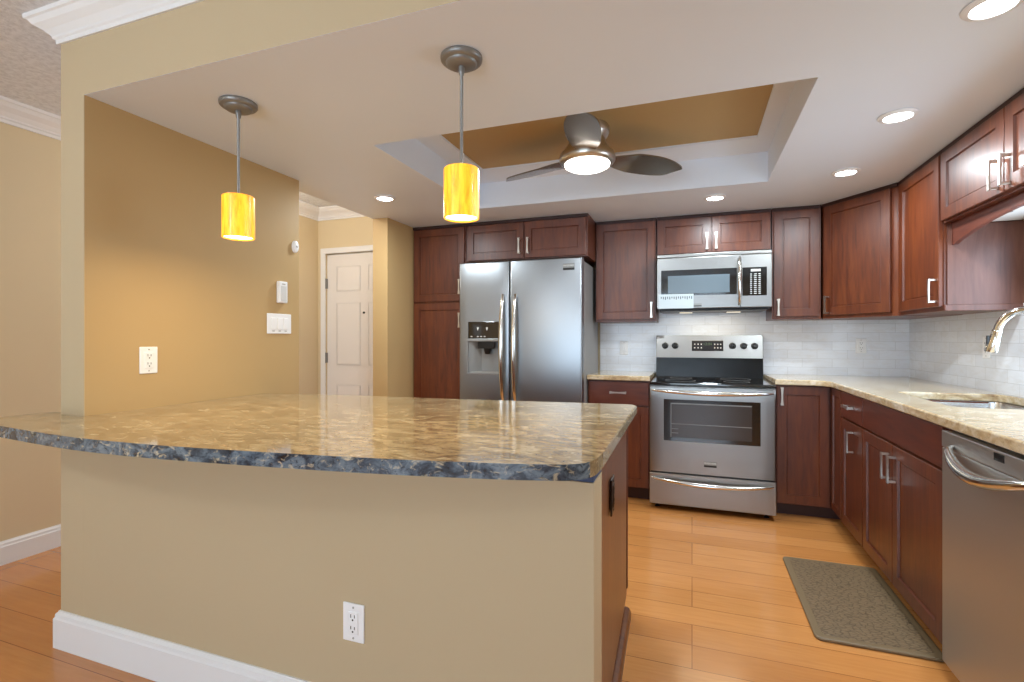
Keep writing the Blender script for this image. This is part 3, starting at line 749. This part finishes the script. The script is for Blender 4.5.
bm = BM(); box(bm, .006, w - .006, -.0004, .004, .888, .900); lgb = bm; bm = BM()
for a, b in ((.018, .022), (.04, .11), (.33, .39), (.415, .445), (.71, .81)): box(bm, a, b, -.0008, .001, .893, .896)
for k in range(6): box(bm, .17 + k * .02, .18 + k * .02, -.0008, .001, .893, .896)
multi('control_strip', [(lgb, 'stainless'), (bm, 'ink')], t)
badge(.372, .456, .338, .378, t, 'FRIGIDAIRE')
bm = BM(); box(bm, 0, w, 0, .05, .045, .270, .004); sd = obj('storage_drawer', bm, 'stainless', t)
obj('handle', bow_handle(.018, w - .018, .236, .045, .022, .011), 'polished_steel', sd, True)
bm = BM(); box(bm, .006, w - .006, .02, .048, .268, .284); obj('gap_strip', bm, 'black_plastic', t)

# ------------------------------------------------------------------ microwave
MX0, MX1, MY = -.257, .545, 4.05
w = MX1 - MX0
t = thing('microwave', 'stainless over-the-range microwave with black control panel', 'microwave', (MX0, MY, 1.468))
bm = BM(); box(bm, .004, w - .004, .05, .465, 0, .432); obj('microwave_body', bm, 'black_plastic', t)
bm = BM(); box(bm, 0, w, .0, .052, .398, .424, .004); tg = obj('top_grille', bm, 'stainless', t)
bm = BM(); box(bm, .0, .592, 0, .05, .008, .396, .004); md = obj('microwave_door', bm, 'stainless', t)
bm = BM(); box(bm, .032, .57, -.0025, .002, .106, .302, .001, 1); mw_ = obj('door_glass', bm, 'black_glass', t)
bm = BM(); box(bm, .082, .520, -.0035, -.0015, .122, .258, .0008, 1); obj('window_screen', bm, 'microwave_screen', mw_)
bm = BM(); box(bm, .594, w, 0, .05, .008, .396, .004); cp = obj('control_column', bm, 'stainless', t)
bm = BM(); box(bm, .606, .768, -.0025, .002, .093, .300, .001, 1); kpb = bm
bm = BM(); box(bm, .662, .728, -.0032, -.002, .268, .287); dsb = bm
bm = BM()
for i in range(3):
    for j in range(11): 
        hw = .006 + .003 * ((i * 5 + j * 3) % 3) / 2
        box(bm, .664 + i * .028 - hw, .664 + i * .028 + hw, -.0032, -.002, 1.0 * .106 + j * .0142, .1105 + j * .0142)
multi('control_panel', [(kpb, 'black_glass'), (dsb, 'grey_plastic'), (bm, 'key_white')], t)
bm = BM(); pts = []; rads = []
for k in range(17):
    s = k / 16; pts.append((.585, -.045 * math.sin(PI * s) ** .45 - .003, .028 + .345 * s)); rads.append(.009 + .006 * math.sin(PI * s))
tube(bm, pts, rads, 12); obj('handle', bm, 'polished_steel', md, True)
bm = BM(); box(bm, .012, .268, -.0042, -.0034, .008, .118); lbb = bm
bm = BM()
for k in range(15):
    x_ = .03 + k * .0158; hh = .012 + .012 * ((k * 7) % 5) / 5
    box(bm, x_, x_ + .006, -.0046, -.004, .098 - hh, .100)
lb = multi('label_sheet', [(lbb, 'label_paper'), (bm, 'ink')], t); lb['label'] = 'pale sheet across the lower left corner of the door'
badge(.266, .326, .020, .044, t)
bm = BM(); box(bm, .02, w - .02, .03, .44, -.010, .002, .004); up = obj('underside_vent', bm, 'black_plastic', t)
for k in range(2):
    bm = BM(); box(bm, .16 + k * .36, .26 + k * .36, .30, .36, -.0125, -.009); obj('hood_light', bm, 'hood_lens', up)
area('hood_lamp', (.40, .20, -.02), (0, 0, 0), .5, .2, 1.6, (1, .86, .62), parent=t)

# ------------------------------------------------------------------ dishwasher
t = thing('dishwasher', 'stainless steel dishwasher at the near end of the right hand counter', 'dishwasher', (XBF - .03, 2.298, 0), -PI / 2)
w = .645
bm = BM(); box(bm, .004, w - .004, .05, .60, .02, .90); obj('tub', bm, 'black_plastic', t)
bm = BM(); box(bm, 0, w, 0, .045, .055, .846, .004); dd = obj('door_panel', bm, 'stainless_dark', t)
bm = BM(); box(bm, 0, w, -.001, .045, .848, .908, .003); cp = obj('control_strip', bm, 'stainless_dark', t)
bm = BM(); box(bm, .345, .40, -.002, .002, .876, .900); obj('vent', bm, 'black_plastic', cp)
bm = BM(); pts = []; rads = []
for k in range(25):
    s = k / 24; e = math.sin(PI * s); pts.append((.085 + .505 * s, -.055 * e ** .5 - .001, .862 - .05 * e)); rads.append(.008 + .012 * e ** .6)
tube(bm, pts, rads, 14); obj('handle', bm, 'polished_steel', dd, True)
bm = BM(); box(bm, .0, w, .06, .08, 0, .055); obj('toe_kick', bm, 'black_plastic', t)

# ------------------------------------------------------------------ floor mat
t = thing('floor_mat', 'brown textured anti-fatigue mat on the floor before the sink', 'mat', (.704, 2.79, 0))
def rrect(hx, hy, r):
    o_ = []
    for sx_, sy_, a0 in ((1, 1, 0), (-1, 1, 90), (-1, -1, 180), (1, -1, 270)):
        for k in range(5): a = R(a0 + k * 22.5); o_.append((sx_ * (hx - r) + r * math.cos(a), sy_ * (hy - r) + r * math.sin(a)))
    return o_
bm = BM(); prism(bm, rrect(.223, .414, .03), .0005, .014, .005, 2); bb = obj('mat_base', bm, 'mat_border', t)
bm = BM(); prism(bm, rrect(.192, .382, .02), .012, .0155, .001, 1); obj('textured_field', bm, 'mat_vinyl', t)

# ------------------------------------------------------------------ ceiling lights
def recessed(loc, label):
    t = thing('recessed_light', label, 'ceiling light', loc, 0, 'recessed ceiling lights')
    bm = BM(); lathe(bm, [(.051, -.001), (.071, -.001), (.073, -.004), (.068, -.009), (.054, -.012), (.051, -.008), (.051, -.001)], 0, 0, 40); obj('trim_ring', bm, 'trim_paint', t, True)
    bm = BM(); lathe(bm, [(0, -.016), (.025, -.0150), (.041, -.012), (.0515, -.006), (.0515, -.001), (0, -.001)], 0, 0, 40); obj('lens', bm, 'lamp_lens', t, True)
    d = bpy.data.lights.new('lamp_light', 'AREA'); d.shape = 'DISK'; d.size = .11; d.energy = 11; d.color = (.83, .94, 1.0)
    o = bpy.data.objects.new('lamp_light', d); C.objects.link(o); o.location = (0, 0, -.022); o.parent = t
    return t
rl = recessed((.148, 3.703, ZK), 'recessed ceiling light in front of the cabinet above the microwave')
for loc, lab in (((-1.985, 2.951, ZK), 'recessed ceiling light by the entry hall, left of the tray ceiling'),
                 ((.84, 3.392, ZK), 'recessed ceiling light nearest the diagonal corner cabinet'),
                 ((.839, 2.609, ZK), 'recessed ceiling light in front of the doors above the sink'),
                 ((.819, 1.834, ZK), 'recessed ceiling light cut by the top right edge of the photo')):
    dup(rl, loc, lab)

def pendant(loc, label):
    t = thing('pendant_lamp', label, 'pendant lamp', loc, 0, 'amber pendant lamps')
    bm = BM(); lathe(bm, [(0, -.001), (.071, -.001), (.072, -.006), (.071, -.014), (.066, -.019), (.054, -.021), (.052, -.027), (.047, -.031), (.02, -.034), (0, -.034)], 0, 0, 40); obj('canopy', bm, 'dull_nickel', t, True)
    bm = BM(); lathe(bm, [(0, -.033), (.010, -.033), (.011, -.05), (.008, -.062), (.0055, -.066), (.0055, -.372), (.012, -.374), (.014, -.384), (0, -.384)], 0, 0, 20); obj('stem', bm, 'dull_nickel', t, True)
    s = .061
    bm = BM(); lathe(bm, [(.006, -.384), (s - .004, -.384), (s, -.388), (s, -.554), (s - .002, -.556), (s - .006, -.554), (s - .006, -.392), (.006, -.390), (.006, -.384)], 0, 0, 40); sh = obj('lamp_shade', bm, 'amber_glass', t, True)
    bm = BM(); lathe(bm, [(0, -.549), (s - .007, -.549), (s - .007, -.546), (0, -.546)], 0, 0, 32); obj('diffuser', bm, 'shade_bulb_glow', t)
    for k in range(3):
        a = R(30 + 120 * k); bm = BM(); lathe(bm, [(0, -.379), (.006, -.379), (.006, -.386), (0, -.386)], .045 * math.cos(a), .045 * math.sin(a), 10); obj('shade_screw', bm, 'brushed_nickel', t)
    d = bpy.data.lights.new('lamp_light', 'AREA'); d.shape = 'DISK'; d.size = .10; d.energy = 4; d.color = (1, .76, .42)
    o = bpy.data.objects.new('lamp_light', d); C.objects.link(o); o.location = (0, 0, -.56); o.parent = t
    return t
p1 = pendant((-1.753, 1.561, ZK), 'amber glass pendant lamp nearer the tan left wall')
dup(p1, (-.745, 1.564, ZK), 'amber glass pendant lamp in front of the tray ceiling', rotz=R(25))

# ceiling fan
t = thing('ceiling_fan', 'nickel flush-mount ceiling fan with three brown blades and lit lens', 'ceiling fan', (-.545, 2.75, ZT + .012))
bm = BM(); lathe(bm, [(0, 0), (.118, 0), (.122, -.012), (.120, -.035), (.112, -.052), (.098, -.066), (0, -.066)], 0, 0, 48); obj('canopy', bm, 'brushed_nickel', t, True)
bm = BM(); lathe(bm, [(.095, -.055), (.098, -.075), (.106, -.10), (.125, -.125), (.146, -.148), (.154, -.17), (.153, -.185), (.146, -.197), (.132, -.203), (0, -.203)], 0, 0, 48); obj('motor_housing', bm, 'brushed_nickel', t, True)
bm = BM(); lathe(bm, [(0, -.232), (.05, -.231), (.10, -.226), (.122, -.214), (.126, -.20), (0, -.20)], 0, 0, 48); obj('lens', bm, 'fan_lens', t, True)
for k, a in enumerate((38, 158.5, -81.5)):
    bm = BM()
    LO = [(.13, -.05), (.20, -.075), (.30, -.092), (.42, -.090), (.52, -.066), (.595, -.030), (.612, -.014)]
    UP = [(.13, .045), (.24, .074), (.36, .084), (.46, .082), (.535, .066), (.575, .026), (.612, -.012)]
    lo, up = catmull(LO, 8), catmull(UP, 8)
    def at(c_, x):
        for (xa, ya), (xb, yb_) in zip(c_, c_[1:]):
            if xa <= x <= xb: return ya + (yb_ - ya) * (x - xa) / max(xb - xa, 1e-6)
        return c_[-1][1]
    rows = []
    for q in range(33):
        x = .13 + (.611 - .13) * q / 32; y0, y1 = at(lo, x), at(up, x)
        rows.append([[bm.verts.new((x, y0 + (y1 - y0) * j / 8, zz)) for j in range(9)] for zz in (.004, -.004)])
    for A, B in zip(rows, rows[1:]):
        for k_ in (0, 1):
            for j in range(8): bm.faces.new((A[k_][j], A[k_][j + 1], B[k_][j + 1], B[k_][j]))
        for j in (0, 8): bm.faces.new((A[0][j], A[1][j], B[1][j], B[0][j]))
    for A in (rows[0], rows[-1]):
        for j in range(8): bm.faces.new((A[0][j], A[0][j + 1], A[1][j + 1], A[1][j]))
    for v_ in bm.verts:
        v_.co.z += -.004 + -math.tan(R(13)) * v_.co.y * min(1, (v_.co.x - .08) / .2)
    bmesh.ops.transform(bm, matrix=Matrix.Translation((0, 0, -.165)) @ Matrix.Rotation(R(a), 4, 'Z'), verts=bm.verts)
    obj('blade', bm, 'fan_blade_finish', t, True)
d = bpy.data.lights.new('lamp_light', 'AREA'); d.shape = 'DISK'; d.size = .2; d.energy = 12; d.color = (.86, .95, 1.0)
o = bpy.data.objects.new('lamp_light', d); C.objects.link(o); o.location = (0, 0, -.236); o.parent = t

# ------------------------------------------------------------------ outlets, switches, wall devices
def outlet(name, label, loc, rotz, w=.078, h=.118, plate='white_plastic', kind='duplex', cat='outlet'):
    t = thing(name, label, cat, loc, rotz, 'wall outlets' if cat == 'outlet' else None)
    bm = BM(); box(bm, -w / 2, w / 2, -.006, 0, -h / 2, h / 2, .003); pl = obj('wall_plate', bm, plate, t)
    if kind == 'duplex':
        bm = BM(); box(bm, -.019, .019, -.009, -.004, -.036, .036, .003); rcb = bm
        bm = BM()
        for z in (.017, -.019):
            box(bm, -.008, -.0055, -.0096, -.008, z, z + .010); box(bm, .0055, .008, -.0096, -.008, z, z + .009); lathe(bm, [(0, 0), (.003, 0), (.003, .001), (0, .001)], 0, 0, 10, Matrix.Translation((0, -.0087, z - .007)) @ Matrix.Rotation(R(90), 4, 'X'))
        multi('receptacle', [(rcb, plate), (bm, 'slot_dark')], t)
    elif kind == 'rocker':
        bm = BM(); box(bm, -.017, .017, -.010, -.004, -.034, .034, .003); obj('rocker', bm, 'white_plastic', t)
    for z in (h / 2 - .012, -h / 2 + .012):
        bm = BM(); lathe(bm, [(0, 0), (.0035, 0), (.003, .0014), (0, .0016)], 0, 0, 10, Matrix.Translation((0, -.006, z)) @ Matrix.Rotation(R(90), 4, 'X'))
        obj('screw', bm, 'grey_plastic' if plate == 'white_plastic' else 'slot_dark', t)
    return t
outlet('wall_outlet', 'white outlet low on the tan pony wall', (-.985, YF, .37), 0)
outlet('wall_outlet', 'white outlet on the left wall above the granite bar', (XL, 1.549, 1.152), PI / 2)
outlet('wall_outlet', 'dark bronze outlet on the brown end panel', (-.2485, 1.66, .735), R(90 + 2), plate='bronze_plate')
outlet('wall_outlet', 'white outlet on the tile between range and diagonal corner', (1.215, YB - .008, 1.19), 0, .072, .112)
outlet('light_switch', 'white rocker switch on the tile between refrigerator and range', (-.565, YB - .008, 1.163), 0, .072, .118, kind='rocker', cat='switch')
outlet('wall_outlet', 'white outlet on the tiled right wall behind the faucet', (XR - .008, 3.465, 1.20), -PI / 2, .075, .12)
t = thing('light_switch', 'white three rocker switch plate on the left wall', 'switch', (XL, 2.297, 1.333), PI / 2)
bm = BM(); box(bm, -.090, .090, -.006, 0, -.058, .058, .003); obj('wall_plate', bm, 'white_plastic', t)
for k in (-1, 0, 1):
    bm = BM(); box(bm, k * .046 - .017, k * .046 + .017, -.010, -.004, -.034, .034, .003); rk = obj('rocker', bm, 'white_plastic', t)
    bm = BM(); box(bm, k * .046 - .009, k * .046 + .009, -.0065, -.005, -.045, -.040); obj('dimmer_slide', bm, 'grey_plastic', rk)
t = thing('wall_intercom', 'slim white intercom handset mounted above the switch plate', 'intercom', (XL, 2.308, 1.517), PI / 2)
bm = BM(); box(bm, -.032, .032, -.026, 0, -.063, .063, .006, 3); obj('casing', bm, 'white_plastic', t)
bm = BM(); box(bm, -.021, .021, -.028, -.024, -.052, .036, .002); obj('keypad', bm, 'keypad_white', t)
bm = BM(); box(bm, -.012, .012, -.0275, -.024, .044, .050, .001); obj('speaker_slot', bm, 'grey_plastic', t)
t = thing('wall_sensor', 'small oval white sensor near the left wall edge', 'sensor', (XL, 2.418, 1.802), PI / 2)
bm = BM(); lathe(bm, [(0, .021), (.011, .020), (.019, .016), (.022, .008), (.022, 0), (0, 0)], 0, 0, 28, Matrix.Scale(1.7, 4, (0, 0, 1)) @ Matrix.Rotation(R(90), 4, 'X')); obj('casing', bm, 'white_plastic', t, True)
bm = BM(); lathe(bm, [(0, .023), (.006, .022), (.008, .019), (0, .019)], 0, 0, 16, Matrix.Rotation(R(90), 4, 'X')); obj('lens', bm, 'grey_plastic', t, True)

# entry hall lamp: a flush ceiling fixture hidden behind the pillar
t = thing('hall_ceiling_light', 'flush ceiling light in the entry hall behind the pillar', 'ceiling light', (-3.0, 3.0, ZL))
bm = BM(); lathe(bm, [(0, 0), (.15, 0), (.15, -.02), (.14, -.025), (0, -.025)], 0, 0, 32); obj('base', bm, 'brushed_nickel', t)
bm = BM(); lathe(bm, [(0, -.085), (.07, -.078), (.12, -.055), (.138, -.026), (0, -.026)], 0, 0, 32); obj('bowl_shade', bm, 'shade_bulb_glow', t, True)
d = bpy.data.lights.new('lamp_light', 'POINT'); d.shadow_soft_size = .12; d.energy = 18; d.color = (1, .93, .84)
o = bpy.data.objects.new('lamp_light', d); C.objects.link(o); o.location = (0, 0, -.2); o.parent = t

# unseen lamp added behind the camera to brighten popcorn ceiling and far left wall
t = thing('living_room_fill_light', 'added flush fill light in the living room behind the camera', 'ceiling light', (-2.0, -.6, ZL))
bm = BM(); lathe(bm, [(0, 0), (.17, 0), (.17, -.02), (.16, -.025), (0, -.025)], 0, 0, 32); obj('base', bm, 'brushed_nickel', t)
bm = BM(); lathe(bm, [(0, -.085), (.08, -.078), (.14, -.055), (.158, -.026), (0, -.026)], 0, 0, 32); obj('bowl_shade', bm, 'shade_bulb_glow', t, True)
d = bpy.data.lights.new('lamp_light', 'POINT'); d.shadow_soft_size = .12; d.energy = 24; d.color = (.93, .97, 1)
o = bpy.data.objects.new('lamp_light', d); C.objects.link(o); o.location = (0, 0, -.4); o.parent = t
